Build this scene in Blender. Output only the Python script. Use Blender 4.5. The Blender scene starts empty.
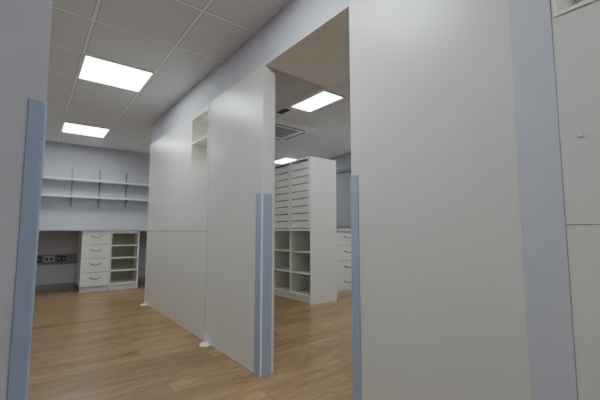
import bpy, bmesh, math
from mathutils import Vector, Matrix
scene = bpy.context.scene
COL = scene.collection

# ------------------------------------------------------------ materials
def srgb(r, g, b):
    f = lambda c: (c/255/12.92) if c/255 <= 0.04045 else ((c/255+0.055)/1.055)**2.4
    return (f(r), f(g), f(b), 1)

def mat(name, col, rough=0.5, metal=0.0, var=0.04, scale=6.0, bump=0.0, bscale=200.0, spec=0.5):
    m = bpy.data.materials.new(name); m.use_nodes = True
    nt = m.node_tree; b = nt.nodes['Principled BSDF']
    b.inputs['Roughness'].default_value = rough
    b.inputs['Metallic'].default_value = metal
    b.inputs['Specular IOR Level'].default_value = spec
    tc = nt.nodes.new('ShaderNodeTexCoord')
    n = nt.nodes.new('ShaderNodeTexNoise'); n.inputs['Scale'].default_value = scale
    n.inputs['Detail'].default_value = 4
    nt.links.new(tc.outputs['Object'], n.inputs['Vector'])
    r = nt.nodes.new('ShaderNodeValToRGB')
    r.color_ramp.elements[0].position = 0.3; r.color_ramp.elements[1].position = 0.7
    r.color_ramp.elements[0].color = tuple(c*(1-var) for c in col[:3])+(1,)
    r.color_ramp.elements[1].color = tuple(min(1, c*(1+var)) for c in col[:3])+(1,)
    nt.links.new(n.outputs['Fac'], r.inputs['Fac'])
    nt.links.new(r.outputs['Color'], b.inputs['Base Color'])
    if bump > 0:
        n2 = nt.nodes.new('ShaderNodeTexNoise'); n2.inputs['Scale'].default_value = bscale
        nt.links.new(tc.outputs['Object'], n2.inputs['Vector'])
        bp = nt.nodes.new('ShaderNodeBump'); bp.inputs['Strength'].default_value = bump
        bp.inputs['Distance'].default_value = 0.001
        nt.links.new(n2.outputs['Fac'], bp.inputs['Height'])
        nt.links.new(bp.outputs['Normal'], b.inputs['Normal'])
    return m

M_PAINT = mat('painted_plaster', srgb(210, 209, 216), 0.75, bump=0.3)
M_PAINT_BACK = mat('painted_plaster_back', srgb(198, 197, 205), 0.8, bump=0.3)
M_POST = mat('lavender_grey_paint', srgb(207, 209, 219), 0.5, bump=0.15)
M_PANEL = mat('white_laminate', srgb(228, 227, 220), 0.30, var=0.015, scale=2, bump=0.12, bscale=350)
M_GAP = mat('dark_joint', srgb(112, 112, 114), 0.9)
M_GUARD = mat('blue_vinyl', srgb(168, 181, 206), 0.42, var=0.02, bump=0.1)
M_CAB = mat('white_melamine', srgb(241, 241, 234), 0.4, var=0.015)
M_CABIN = mat('cream_olive_interior', srgb(190, 190, 166), 0.55)
M_BEIGE = mat('grey_soffit', srgb(246, 246, 248), 0.8, bump=0.2)
M_TOP = mat('pale_worktop', srgb(206, 206, 206), 0.3)
M_STEEL = mat('brushed_steel', srgb(125, 127, 133), 0.35, metal=0.7)
M_GREYMET = mat('grey_painted_metal', srgb(140, 142, 150), 0.4, metal=0.2)
M_TRUNK = mat('grey_trunking', srgb(120, 120, 124), 0.4)
M_ACGRILLE = mat('mid_grey_plastic', srgb(165, 168, 172), 0.45)
M_SLOT = mat('slot_grey_plastic', srgb(85, 87, 92), 0.5)
M_DARK = mat('dark_plastic', srgb(38, 39, 42), 0.45)
M_SOCK = mat('pale_grey_plastic', srgb(176, 177, 178), 0.35)
M_WHITEPL = mat('white_plastic', srgb(243, 243, 239), 0.35)
M_ACGREY = mat('grey_white_plastic', srgb(238, 239, 241), 0.4)
M_CREAM = mat('cream_niche', srgb(244, 242, 228), 0.5)
M_SKIRT = mat('grey_vinyl_skirting', srgb(150, 150, 155), 0.5)
M_BLIND = mat('grey_blind_fabric', srgb(172, 175, 180), 0.85, bump=0.3)

def emis(name, col, s):
    m = bpy.data.materials.new(name); m.use_nodes = True
    nt = m.node_tree; nt.nodes.clear()
    e = nt.nodes.new('ShaderNodeEmission'); o = nt.nodes.new('ShaderNodeOutputMaterial')
    e.inputs['Color'].default_value = col; e.inputs['Strength'].default_value = s
    nt.links.new(e.outputs[0], o.inputs[0]); return m
M_LIGHT = emis('led_diffuser', (0.86, 0.957, 1.0, 1), 19.0)

def floor_mat():
    m = bpy.data.materials.new('oak_vinyl_planks'); m.use_nodes = True
    nt = m.node_tree; L = nt.links; b = nt.nodes['Principled BSDF']
    tc = nt.nodes.new('ShaderNodeTexCoord')
    br = nt.nodes.new('ShaderNodeTexBrick')
    br.offset = 0.37; br.inputs['Scale'].default_value = 1
    br.inputs['Brick Width'].default_value = 1.2; br.inputs['Row Height'].default_value = 0.14
    br.inputs['Mortar Size'].default_value = 0.0015; br.inputs['Mortar Smooth'].default_value = 0.2
    br.inputs['Color1'].default_value = (0, 0, 0, 1); br.inputs['Color2'].default_value = (1, 1, 1, 1)
    br.inputs['Mortar'].default_value = (0.5, 0.5, 0.5, 1)
    L.new(tc.outputs['Object'], br.inputs['Vector'])
    # per-plank offset of grain
    sep = nt.nodes.new('ShaderNodeVectorMath'); sep.operation = 'MULTIPLY_ADD'
    sep.inputs[1].default_value = (0, 0, 17.0)
    L.new(br.outputs['Color'], sep.inputs[0]); 
    mp = nt.nodes.new('ShaderNodeMapping'); mp.inputs['Scale'].default_value = (1.6, 11, 1)
    L.new(tc.outputs['Object'], mp.inputs['Vector']); L.new(mp.outputs[0], sep.inputs[2])
    n = nt.nodes.new('ShaderNodeTexNoise'); n.inputs['Scale'].default_value = 2.0
    n.inputs['Detail'].default_value = 8; n.inputs['Roughness'].default_value = 0.66
    n.inputs['Distortion'].default_value = 0.8
    L.new(sep.outputs[0], n.inputs['Vector'])
    r = nt.nodes.new('ShaderNodeValToRGB')
    r.color_ramp.elements[0].position = 0.28; r.color_ramp.elements[1].position = 0.74
    r.color_ramp.elements[0].color = srgb(126, 98, 64); r.color_ramp.elements[1].color = srgb(192, 160, 116)
    L.new(n.outputs['Fac'], r.inputs['Fac'])
    mix = nt.nodes.new('ShaderNodeMix'); mix.data_type = 'RGBA'; mix.blend_type = 'MULTIPLY'
    r2 = nt.nodes.new('ShaderNodeValToRGB')
    r2.color_ramp.elements[0].color = (0.76, 0.75, 0.73, 1); r2.color_ramp.elements[1].color = (1.10, 1.09, 1.07, 1)
    L.new(br.outputs['Color'], r2.inputs['Fac'])
    mix.inputs['Factor'].default_value = 1
    L.new(r.outputs['Color'], mix.inputs['A']); L.new(r2.outputs['Color'], mix.inputs['B'])
    mx2 = nt.nodes.new('ShaderNodeMix'); mx2.data_type = 'RGBA'
    L.new(br.outputs['Fac'], mx2.inputs['Factor']); L.new(mix.outputs['Result'], mx2.inputs['A'])
    mx2.inputs['B'].default_value = srgb(90, 68, 46)
    L.new(mx2.outputs['Result'], b.inputs['Base Color'])
    b.inputs['Roughness'].default_value = 0.32
    bp = nt.nodes.new('ShaderNodeBump'); bp.inputs['Strength'].default_value = 0.15
    bp.inputs['Distance'].default_value = 0.002
    L.new(n.outputs['Fac'], bp.inputs['Height']); L.new(bp.outputs[0], b.inputs['Normal'])
    return m

GX, GY = 0.28, 3.45   # ceiling grid origin
def ceiling_mat():
    m = bpy.data.materials.new('ceiling_tiles'); m.use_nodes = True
    nt = m.node_tree; L = nt.links; b = nt.nodes['Principled BSDF']
    tc = nt.nodes.new('ShaderNodeTexCoord')
    sx = nt.nodes.new('ShaderNodeSeparateXYZ'); L.new(tc.outputs['Object'], sx.inputs[0])
    def math_(op, a, bb=None):
        q = nt.nodes.new('ShaderNodeMath'); q.operation = op
        for i, v in enumerate((a, bb)):
            if v is None: continue
            if isinstance(v, (int, float)): q.inputs[i].default_value = v
            else: L.new(v, q.inputs[i])
        return q.outputs[0]
    def dist(o, off):
        t = math_('ADD', o, -off + 60.0)
        t = math_('DIVIDE', t, 0.6); t = math_('FRACT', t)
        t = math_('SUBTRACT', t, 0.5); t = math_('ABSOLUTE', t)
        return math_('SUBTRACT', 0.5, t)       # 0 at line
    d = math_('MINIMUM', dist(sx.outputs[0], GX), dist(sx.outputs[1], GY))
    bar = math_('LESS_THAN', d, 0.020)
    edge = math_('LESS_THAN', math_('ABSOLUTE', math_('SUBTRACT', d, 0.024)), 0.005)
    n = nt.nodes.new('ShaderNodeTexNoise'); n.inputs['Scale'].default_value = 150
    n.inputs['Detail'].default_value = 3
    L.new(tc.outputs['Object'], n.inputs['Vector'])
    r = nt.nodes.new('ShaderNodeValToRGB')
    r.color_ramp.elements[0].position = 0.35; r.color_ramp.elements[1].position = 0.62
    r.color_ramp.elements[0].color = srgb(222, 223, 227); r.color_ramp.elements[1].color = srgb(235, 236, 240)
    L.new(n.outputs['Fac'], r.inputs['Fac'])
    m1 = nt.nodes.new('ShaderNodeMix'); m1.data_type = 'RGBA'
    L.new(edge, m1.inputs['Factor']); L.new(r.outputs['Color'], m1.inputs['A']); m1.inputs['B'].default_value = srgb(186, 188, 192)
    m2 = nt.nodes.new('ShaderNodeMix'); m2.data_type = 'RGBA'
    L.new(bar, m2.inputs['Factor']); L.new(m1.outputs['Result'], m2.inputs['A']); m2.inputs['B'].default_value = srgb(255, 255, 255)
    L.new(m2.outputs['Result'], b.inputs['Base Color'])
    b.inputs['Roughness'].default_value = 0.85
    bp = nt.nodes.new('ShaderNodeBump'); bp.inputs['Strength'].default_value = 0.2; bp.inputs['Distance'].default_value = 0.002
    L.new(bar, bp.inputs['Height']); L.new(bp.outputs[0], b.inputs['Normal'])
    return m

# ------------------------------------------------------------ mesh helpers
def finish(name, bm, origin, mats, smooth=False):
    me = bpy.data.meshes.new(name)
    bmesh.ops.recalc_face_normals(bm, faces=bm.faces[:])
    bm.to_mesh(me); bm.free()
    if smooth:
        for p in me.polygons: p.use_smooth = True
    o = bpy.data.objects.new(name, me); o.location = origin
    for m in (mats if isinstance(mats, (list, tuple)) else [mats]): me.materials.append(m)
    COL.objects.link(o)
    return o

def boxes(name, bl, m, bevel=0.0, origin=None):
    """bl: list of (x0,x1,y0,y1,z0,z1) in world coordinates."""
    if origin is None:
        origin = ((min(b[0] for b in bl)+max(b[1] for b in bl))/2,
                  (min(b[2] for b in bl)+max(b[3] for b in bl))/2, min(b[4] for b in bl))
    bm = bmesh.new()
    for x0, x1, y0, y1, z0, z1 in bl:
        vs = [bm.verts.new((x-origin[0], y-origin[1], z-origin[2])) for x in (x0, x1) for y in (y0, y1) for z in (z0, z1)]
        for f in ((0,1,3,2),(4,6,7,5),(0,4,5,1),(2,3,7,6),(0,2,6,4),(1,5,7,3)):
            bm.faces.new([vs[i] for i in f])
    if bevel > 0:
        bmesh.ops.recalc_face_normals(bm, faces=bm.faces[:])
        bmesh.ops.bevel(bm, geom=bm.edges[:], offset=bevel, segments=2, affect='EDGES', profile=0.6)
    return finish(name, bm, origin, m)

def prism(name, prof, z0, z1, m, origin):
    """extrude 2-D (x,y) profile vertically"""
    bm = bmesh.new()
    lo = [bm.verts.new((x-origin[0], y-origin[1], z0-origin[2])) for x, y in prof]
    hi = [bm.verts.new((x-origin[0], y-origin[1], z1-origin[2])) for x, y in prof]
    n = len(prof)
    bm.faces.new(lo); bm.faces.new(hi)
    for i in range(n): bm.faces.new([lo[i], lo[(i+1)%n], hi[(i+1)%n], hi[i]])
    return finish(name, bm, origin, m)

def tube(name, pts, rad, m, origin, seg=8):
    bm = bmesh.new(); rings = []
    P = [Vector(p)-Vector(origin) for p in pts]
    for i, p in enumerate(P):
        t = (P[min(i+1, len(P)-1)]-P[max(i-1, 0)]).normalized()
        a = t.orthogonal().normalized()
        if i: # keep frame
            a = (prev - t*prev.dot(t)).normalized()
        prev = a; c = t.cross(a)
        rings.append([bm.verts.new(p+(a*math.cos(k*2*math.pi/seg)+c*math.sin(k*2*math.pi/seg))*rad) for k in range(seg)])
    for r1, r2 in zip(rings, rings[1:]):
        for k in range(seg): bm.faces.new([r1[k], r1[(k+1)%seg], r2[(k+1)%seg], r2[k]])
    bm.faces.new(rings[0]); bm.faces.new(rings[-1])
    return finish(name, bm, origin, m, True)

WL = {}
def thing(name, loc, label, cat, group=None):
    e = bpy.data.objects.new(name, None); e.location = loc; e.empty_display_size = 0.05
    COL.objects.link(e); WL[e] = Vector(loc)
    return tag(e, label, cat, group)
def tag(o, label, cat, group=None):
    o['label'] = label; o['category'] = cat
    if group: o['group'] = group
    return o
def part(parent, o, label=None):
    w = Vector(o.location); WL[o] = w
    o.parent = parent; o.location = w - WL.setdefault(parent, Vector(parent.location))
    if label: o['label'] = label
    return o
def struct(o, label=None):
    o['kind'] = 'structure'
    if label: o['label'] = label
    return o

# ------------------------------------------------------------ setting
H = 2.56; PT = 2.24; XW = 1.30
XL, XR, YB, YF = -1.5, 5.0, 7.3, -2.5
struct(boxes('floor', [(XL-.1, XR+.1, YF-.1, YB+.1, -.1, 0)], floor_mat(), origin=(0, 0, 0)), 'oak-look vinyl plank floor')
c = struct(boxes('ceiling', [(XL-.1, XR+.1, YF-.1, YB+.1, H, H+.1)], ceiling_mat(), origin=(0, 0, 0)), 'white suspended tile ceiling in a metal grid')
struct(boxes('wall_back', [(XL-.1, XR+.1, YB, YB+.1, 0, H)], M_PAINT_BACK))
struct(boxes('wall_front', [(XL-.1, XR+.1, YF-.1, YF, 0, H)], M_PAINT))
struct(boxes('wall_left', [(XL-.1, XL, YF, YB, 0, H)], M_PAINT))
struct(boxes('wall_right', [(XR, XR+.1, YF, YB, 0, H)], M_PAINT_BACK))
struct(boxes('wall_near', [(XL, 0.010, 0.88, 1.0, 0, H)], M_PAINT), 'pale grey painted wall end beside the passage')
# partition core
Y0, Y1, Y2, Y3 = YF, 1.225, 2.11, 5.19
core = (XW+.012, XW+.10)
def with_hole(ya, yb, za, zb, hy0, hy1, hz0, hz1, x0, x1):
    out = []
    if hy0 > ya: out.append((x0, x1, ya, hy0, za, zb))
    if yb > hy1: out.append((x0, x1, hy1, yb, za, zb))
    out.append((x0, x1, hy0, hy1, za, hz0)); out.append((x0, x1, hy0, hy1, hz1, zb))
    return out
NA = (3.10, 3.54, 1.66, 2.19); NB = (-.12, .325, 1.69, 2.19)
struct(boxes('wall_partition', with_hole(Y2, Y3, 0, PT, *NA, core[0], core[1])
             + with_hole(Y0, Y1, 0, PT, *NB, core[0], core[1]), M_GAP))
struct(boxes('wall_partition_rear', with_hole(Y2, Y3, 0, PT, *NA, core[1], core[1]+.01)
             + with_hole(Y0, Y1, 0, PT, *NB, core[1], core[1]+.01)
             + [(XW+.003, core[1], Y2-.006, Y2, 0, PT), (XW+.003, core[1], Y1, Y1+.006, 0, PT)], M_PANEL))
g = .005
struct(boxes('trim_1', [(XW, core[0], Y2-.004, 3.065, 0, PT)], M_PANEL), 'tall off-white laminate wall panel')
struct(boxes('trim_2', [(XW, core[0], 3.077, Y3, 0, 1.0-g/2)], M_PANEL), 'lower off-white laminate wall panel')
struct(boxes('trim_3', with_hole(3.077, Y3, 1.0+g/2, PT, *NA, XW, core[0]), M_PANEL), 'upper off-white laminate wall panel with niche opening')
struct(boxes('trim_4', [(XW, core[0], .452, Y1+.004, 0, PT)], M_PANEL), 'wide off-white laminate wall panel')
struct(boxes('trim_5', [(XW-.002, core[0], .332, .451, 0, PT)], M_POST), 'lavender grey vertical cover strip')
struct(boxes('trim_6', [(XW, core[0], Y0, .331, 0, 1.018)], M_PANEL))
struct(boxes('trim_7', with_hole(Y0, .331, 1.020, PT, *NB, XW, core[0]), M_PANEL))
struct(boxes('trim_8', [(XW+.008, core[1]+.01, Y3, Y3+.012, 0, PT)], M_GREYMET), 'thin grey end trim')
struct(boxes('wall_bulkhead', [(XW+.010, 1.96, Y0, Y3, PT, H)], [M_PAINT]), 'painted bulkhead above the partition')
struct(boxes('trim_9', [(XW+.010, 1.955, Y1, Y2, PT-.006, PT)], M_BEIGE), 'pale grey lining under the doorway head')
struct(boxes('baseboard_back', [(XL, XR, YB-.012, YB, 0, .1)], M_SKIRT))
struct(boxes('baseboard_right', [(XR-.012, XR, YF, YB-.012, 0, .1)], M_SKIRT))

# niches
def niche(n, y0, y1, z0, z1, depth=0.26):
    t = .012; x0 = XW-.004; x1 = XW+depth
    e = thing('wall_niche_shelf', (XW+depth/2, (y0+y1)/2, z0), 'open cream box niche with middle shelf set into white wall panel', 'shelf', 'open box niches in the wall panels')
    part(e, boxes('body', [(x0, x1, y0, y0+t, z0, z1), (x0, x1, y1-t, y1, z0, z1), (x0, x1, y0+t, y1-t, z0, z0+t),
                          (x0, x1, y0+t, y1-t, z1-t, z1), (x1-t, x1, y0+t, y1-t, z0+t, z1-t)], M_CREAM))
    zm = (z0+z1)/2
    part(e, boxes('shelf', [(x0+.004, x1-t, y0+t, y1-t, zm-.009, zm+.009)], M_CAB, .001))
niche(0, *NA, depth=.2); niche(1, *NB)

# corner guards: two wings and a pale corner bead
def guard(cx, cy, sx, sy, w, label, top=1.27, wx=None, bead=None):
    t = .005; wx = wx or w
    e = thing('corner_guard', (cx, cy, 0), label, 'corner guard', 'blue corner guards')
    def rng(a, b): return (min(a, b), max(a, b))
    r = .005 if bead else .002
    part(e, boxes('wing', [rng(cx+sx*r, cx+sx*wx)+rng(cy, cy-sy*t)+(0, top)], M_GUARD, .0008))
    part(e, boxes('wing', [rng(cx, cx-sx*t)+rng(cy+sy*r, cy+sy*w)+(0, top)], M_GUARD, .0008))
    prof = [(cx+sx*r, cy), (cx, cy), (cx, cy+sy*r)]
    for k in range(7):
        th = k*math.pi/12
        prof.append((cx+sx*r-sx*(r+t*.9)*math.cos(th), cy+sy*r-sy*(r+t*.9)*math.sin(th)))
    b = part(e, prism('corner_bead', prof, 0, top, bead or M_GUARD, (cx, cy, 0)))
    if bead: b['label'] = 'pale white corner bead'
guard(XW-.001, Y2-.006, 1, 1, .082, 'pale blue plastic corner guard on far door jamb', wx=.084, bead=M_WHITEPL)
guard(XW, Y1+.006, 1, -1, .05, 'pale blue plastic corner guard on near door jamb', 1.285)
guard(0.008, .88, -1, 1, .04, 'pale blue plastic corner guard on grey wall end', 1.27, wx=.026)
# flat floor brackets at panel feet
def foot(x, y, lab, k=1.0):
    bm = bmesh.new(); o = (x, y, 0)
    pts = [(-.085,-.05),(-.045,-.075),(0.0,-.06),(0.0,.05),(-.03,.06),(-.08,.0)]
    lo = [bm.verts.new((p[0]*k, p[1]*k, 0)) for p in pts]
    hi = [bm.verts.new((p[0]*.92*k, p[1]*.94*k, .006)) for p in pts]
    bm.faces.new(lo); bm.faces.new(hi); n = len(pts)
    for i in range(n): bm.faces.new([lo[i], lo[(i+1)%n], hi[(i+1)%n], hi[i]])
    tag(finish('floor_bracket', bm, o, M_WHITEPL), lab, 'bracket', 'white floor brackets')
foot(XW-.001, 3.0, 'flat white floor plate at foot of wall panel joint')
foot(XW-.001, 5.08, 'flat white floor plate at far end of partition')
foot(1.56, 2.40, 'flat white floor plate just inside the doorway', .7)
struct(boxes('trim_12', [(XW-.006, XW-.0005, 3.03, 3.075, .025, .10)], M_ACGREY, .001), 'small pale fitting at foot of the panel joint')

# ------------------------------------------------------------ ceiling items
def light(x0, x1, y0, y1, lab='square white LED ceiling panel light, lit'):
    e = thing('ceiling_light', ((x0+x1)/2, (y0+y1)/2, H), lab, 'ceiling light', 'LED ceiling panel lights')
    f = .02; z0 = H-.012; z1 = H-.0005
    part(e, boxes('frame', [(x0, x1, y0, y0+f, z0, z1), (x0, x1, y1-f, y1, z0, z1), (x0, x0+f, y0+f, y1-f, z0, z1), (x1-f, x1, y0+f, y1-f, z0, z1)], M_WHITEPL))
    part(e, boxes('diffuser', [(x0+f, x1-f, y0+f, y1-f, z0+.004, z1)], M_LIGHT))
light(GX, GX+.6, GY, GY+.6)
light(GX, GX+.6, GY+2.4, GY+3.0)
light(GX, GX+.6, GY-2.4, GY-1.8)
light(GX, GX+.6, GY-4.8, GY-4.2)
light(2.47, 2.80, GY-.72, GY-.08, 'narrow white LED ceiling panel light, lit')
light(4.18, 4.78, 5.85, 6.45)
light(2.68, 3.28, GY-3.0, GY-2.4)
light(4.18, 4.78, GY-.6, GY)

# cassette air conditioner
cx, cy, s = 2.92, 4.30, .45
e = thing('air_conditioner', (cx, cy, H), 'pale grey ceiling cassette air conditioner with centre grille', 'air conditioner')
bm = bmesh.new()
def ring(h, z): return [bm.verts.new((cx0*h, cy0*h, z)) for cx0, cy0 in ((-1,-1),(1,-1),(1,1),(-1,1))]
a = ring(s, -.001); b_ = ring(s, -.02); c_ = ring(s*.86, -.045); d_ = ring(s*.56, -.045); f_ = ring(s*.52, -.03)
for p, q in ((a,b_),(b_,c_),(c_,d_),(d_,f_)):
    for i in range(4): bm.faces.new([p[i], p[(i+1)%4], q[(i+1)%4], q[i]])
bm.faces.new(f_); bm.faces.new(a)
part(e, finish('body', bm, (cx, cy, H), M_ACGREY))
part(e, boxes('grille', [(cx-.22, cx+.22, cy-.225+i*.035, cy-.208+i*.035, H-.046, H-.03) for i in range(13)], M_ACGRILLE))
for i, (ax, ay) in enumerate(((0,-1),(0,1),(-1,0),(1,0))):
    k = .74*s; L_ = .27; w = .018
    x0, x1 = (cx-L_, cx+L_) if ax == 0 else (cx+ax*k-w, cx+ax*k+w)
    y0, y1 = (cy-L_, cy+L_) if ay == 0 else (cy+ay*k-w, cy+ay*k+w)
    part(e, boxes('air_outlet', [(x0, x1, y0, y1, H-.047, H-.044)], M_SLOT), 'dark grey air outlet slot')
# small vent
vx, vy = 2.30, 3.42
e = thing('ceiling_vent', (vx+.14, vy+.14, H), 'small dark square louvred ceiling vent', 'vent')
part(e, boxes('frame', [(vx, vx+.28, vy, vy+.025, H-.01, H-.001), (vx, vx+.28, vy+.255, vy+.28, H-.01, H-.001),
                       (vx, vx+.025, vy+.025, vy+.255, H-.01, H-.001), (vx+.255, vx+.28, vy+.025, vy+.255, H-.01, H-.001)], M_ACGREY))
part(e, boxes('louvre', [(vx+.025, vx+.255, vy+.03+i*.028, vy+.045+i*.028, H-.008, H-.001) for i in range(8)], M_DARK))

# ------------------------------------------------------------ handles / cabinets
def handle(parent, p, axis, out, w=.12):
    """D handle. p centre on drawer face, axis along width, out outward"""
    p = Vector(p); A = Vector(axis); O = Vector(out)
    pts = []
    for i in range(13):
        t = -1+2*i/12
        pts.append(p + A*(w/2*t) + O*(.032*(1-abs(t)**4)) + Vector((0, 0, -.026*(1-t*t))))
    h = tube('handle', pts, .007, M_STEEL, tuple(p))
    part(parent, h, 'curved steel bow handle')

def drawer_unit(x0, x1, yf, yb, top, lab, n=4):
    e = thing('drawer_cabinet', ((x0+x1)/2, (yf+yb)/2, 0), lab, 'cabinet')
    t = .018; k = .09
    part(e, boxes('body', [(x0, x0+t, yf+.02, yb, k, top), (x1-t, x1, yf+.02, yb, k, top), (x0+t, x1-t, yb-t, yb, k, top),
                          (x0+t, x1-t, yf+.02, yb-t, k, k+t), (x0+t, x1-t, yf+.02, yb-t, top-t, top)], M_CAB))
    part(e, boxes('plinth', [(x0, x1, yf+.05, yf+.066, 0, k)], M_CAB))
    hh = (top-k)/n
    for i in range(n):
        z0 = k+i*hh+.003; z1 = k+(i+1)*hh-.003
        d = part(e, boxes('drawer', [(x0+.002, x1-.002, yf, yf+.018, z0, z1)], M_CAB, .002))
        handle(d, ((x0+x1)/2, yf, z1-.075), (1, 0, 0), (0, -1, 0), min(.18, (x1-x0)*.38))
    return e

CT = 1.0
YFc = 6.62
drawer_unit(.665, 1.08, YFc, YB-.02, CT, 'white four-drawer base cabinet with steel bow handles under long worktop')
# open shelf unit
def open_unit(x0, x1, yf, yb, top, n, lab):
    e = thing('shelf_cabinet', ((x0+x1)/2, (yf+yb)/2, 0), lab, 'cabinet')
    t = .018; k = .09
    part(e, boxes('body', [(x0, x0+t, yf, yb, 0, top), (x1-t, x1, yf, yb, 0, top), (x0+t, x1-t, yf, yb-t, k, k+t), (x0+t, x1-t, yf, yb-t, top-.04, top)], M_CAB))
    part(e, boxes('back_panel', [(x0+t, x1-t, yb-t, yb, k, top)], M_CABIN))
    part(e, boxes('plinth', [(x0+t, x1-t, yf+.03, yf+.046, 0, k)], M_CAB))
    hh = (top-.04-k-t)/n
    for i in range(1, n):
        z = k+t+i*hh
        part(e, boxes('shelf', [(x0+t, x1-t, yf+.01, yb-t, z-.009, z+.009)], M_CAB, .001))
open_unit(1.085, 1.535, YFc, YFc+.4, CT, 4, 'white open base cabinet with four shelf bays beside drawers')
tag(boxes('worktop', [(-1.0, 2.6, YFc-.02, YB-.005, CT+.001, CT+.036)], M_TOP, .003), 'long pale worktop over base cabinets on back wall', 'worktop')
tag(boxes('support_panel', [(-1.0, -.97, YFc, YB-.02, 0, CT)], M_CAB, .002), 'white end panel holding up the long worktop', 'panel', 'worktop end panels')
tag(boxes('support_panel', [(2.57, 2.6, YFc, YB-.02, 0, CT)], M_CAB, .002), 'white end panel holding up the long worktop', 'panel', 'worktop end panels')

# wall shelves
UX = (.10, .53, .96, 1.41, 1.85)
SZ = (1.585, 1.885)
for z in SZ:
    tag(boxes('wall_shelf', [(-.9, 2.3, YB-.24, YB-.022, z, z+.022)], M_CAB, .002), 'long white wall shelf on grey slotted brackets', 'shelf', 'white wall shelves')
for x in UX:
    e = thing('shelf_upright', (x, YB-.012, 1.43), 'grey metal slotted shelf upright screwed to back wall', 'shelf support', 'slotted shelf uprights')
    part(e, boxes('rail', [(x-.0125, x+.0125, YB-.014, YB-.001, 1.43, 2.13)], M_GREYMET, .001))
    for z in SZ:
        bm = bmesh.new(); o = (x, YB-.014, z-.001)
        pr = [(0, 0), (-.2, 0), (-.2, -.014), (0, -.06)]
        A_ = [bm.verts.new((-.006, y, zz)) for y, zz in pr]; B_ = [bm.verts.new((.006, y, zz)) for y, zz in pr]
        bm.faces.new(A_); bm.faces.new(B_)
        for i in range(4): bm.faces.new([A_[i], A_[(i+1)%4], B_[(i+1)%4], B_[i]])
        part(e, finish('bracket', bm, o, M_GREYMET))

# sockets under the worktop
struct(boxes('trim_10', [(-.6, .66, YB-.05, YB-.0005, .45, .60)], M_TRUNK, .003), 'grey dado cable trunking under worktop')
for i, x in enumerate((.10, .27, .44)):
    w = .066
    e = thing('power_socket', (x, YB-.052, .475), 'double power socket on grey trunking under worktop', 'socket', 'power sockets under the worktop')
    part(e, boxes('faceplate', [(x-w, x+w, YB-.060, YB-.0505, .48, .575)], M_SOCK if i == 1 else M_DARK, .002))
    for dx in (-.033, .033):
        part(e, boxes('outlet', [(x+dx-.018, x+dx+.018, YB-.062, YB-.0595, .50, .548)], M_DARK if i == 1 else M_TRUNK))

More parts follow.
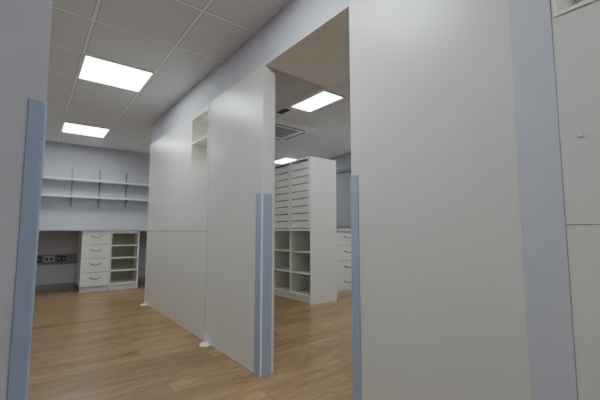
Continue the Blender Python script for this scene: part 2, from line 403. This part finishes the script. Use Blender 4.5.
# ------------------------------------------------------------ tall storage unit in other room
x0, x1, ya, yb_, top = 3.05, 3.54, 3.66, 4.63, 2.05
ym = (ya+yb_)/2; t = .02
e = thing('tall_storage_unit', ((x0+x1)/2, ym, 0), 'tall white storage unit, tray racks above open pigeonholes', 'cabinet')
part(e, boxes('body', [(x0, x1, ya, ya+t, 0, top), (x0, x1, yb_-t, yb_, 0, top), (x1-t, x1, ya+t, yb_-t, .09, top),
                      (x0, x1-t, ya+t, yb_-t, top-t, top), (x0, x1-t, ya+t, yb_-t, .09, .11),
                      (x0, x1-t, ym-t/2, ym+t/2, .11, top-t), (x0+.03, x0+.05, ya+t, yb_-t, 0, .09)], M_CAB))
part(e, boxes('counter_shelf', [(x0-.01, x1-t, ya+t, ym-t/2, 1.0, 1.035), (x0-.01, x1-t, ym+t/2, yb_-t, 1.0, 1.035)], M_CAB))
for (a0, a1) in ((ya+t, ym-t/2), (ym+t/2, yb_-t)):
    part(e, boxes('back_panel', [(x1-t-.006, x1-t, a0, a1, .11, 1.0)], M_CABIN), 'cream olive back panel')
    for z in (.40, .70):
        part(e, boxes('shelf', [(x0+.005, x1-.03, a0, a1, z-.009, z+.009)], M_CAB))
    for k in range(9):
        z = 1.045+k*.107
        part(e, boxes('tray', [(x0+.004, x0+.012, a0+.03, a1-.03, z, z+.095), (x0+.012, x1-.05, a0+.03, a1-.03, z, z+.006),
                              (x0+.012, x1-.05, a0+.03, a0+.036, z+.006, z+.095), (x0+.012, x1-.05, a1-.036, a1-.03, z+.006, z+.095),
                              (x0+.012, x0+.05, a0+.036, a1-.036, z+.089, z+.095)], M_WHITEPL), 'white plastic pull-out tray')
    part(e, boxes('runner_rail', [(x0-.004, x0+.02, a0, a0+.028, 1.035, top-t), (x0-.004, x0+.02, a1-.028, a1, 1.035, top-t)], M_CAB))

# counter with drawers next to it
drawer_unit(3.58, 4.22, 3.78, 4.36, CT, 'white four-drawer base cabinet beside tall storage unit')
drawer_unit(4.225, 4.86, 3.78, 4.36, CT, 'white four-drawer base cabinet near window blind')
tag(boxes('worktop', [(3.57, 4.99, 3.76, 4.37, CT+.001, CT+.036)], M_TOP, .003), 'short pale worktop over drawer cabinets by tall unit', 'worktop')
# blind on window
struct(boxes('window_1', [(XR-.02, XR-.002, 3.9, 5.6, 1.08, 2.12)], M_CAB), 'white window frame behind blind')
e = thing('roller_blind', (XR-.05, 4.75, 1.06), 'closed grey roller blind on the window', 'blind')
part(e, boxes('blind_fabric', [(XR-.032, XR-.029, 3.88, 5.62, 1.08, 2.2)], M_BLIND))
part(e, boxes('bottom_bar', [(XR-.038, XR-.024, 3.88, 5.62, 1.06, 1.08)], M_GREYMET, .003))
part(e, boxes('cassette', [(XR-.07, XR-.002, 3.86, 5.64, 2.2, 2.27)], M_BLIND, .004))

# small knob on nearest panel
bm = bmesh.new()
bmesh.ops.create_cone(bm, cap_ends=True, segments=20, radius1=.008, radius2=.006, depth=.006, matrix=Matrix.Rotation(-math.pi/2, 4, 'Y'))
struct(finish('trim_11', bm, (XW-.002, .280, 1.29), M_PANEL), 'small round white cap on off-white wall panel')

# ------------------------------------------------------------ camera
cam = bpy.data.cameras.new('camera'); co = bpy.data.objects.new('camera', cam); COL.objects.link(co)
cam.sensor_width = 36; cam.lens = 343/600*36; cam.clip_start = .02
th = math.radians(38.0); ph = math.radians(5.16)
f = Vector((math.sin(th)*math.cos(ph), math.cos(th)*math.cos(ph), math.sin(ph)))
co.rotation_mode = 'QUATERNION'
co.rotation_quaternion = f.to_track_quat('-Z', 'Y')
co.location = (0, 0, 1.0)
scene.camera = co
w = bpy.data.worlds.new('world'); scene.world = w; w.use_nodes = True
w.node_tree.nodes['Background'].inputs[0].default_value = (.5, .55, .65, 1)
w.node_tree.nodes['Background'].inputs[1].default_value = .05
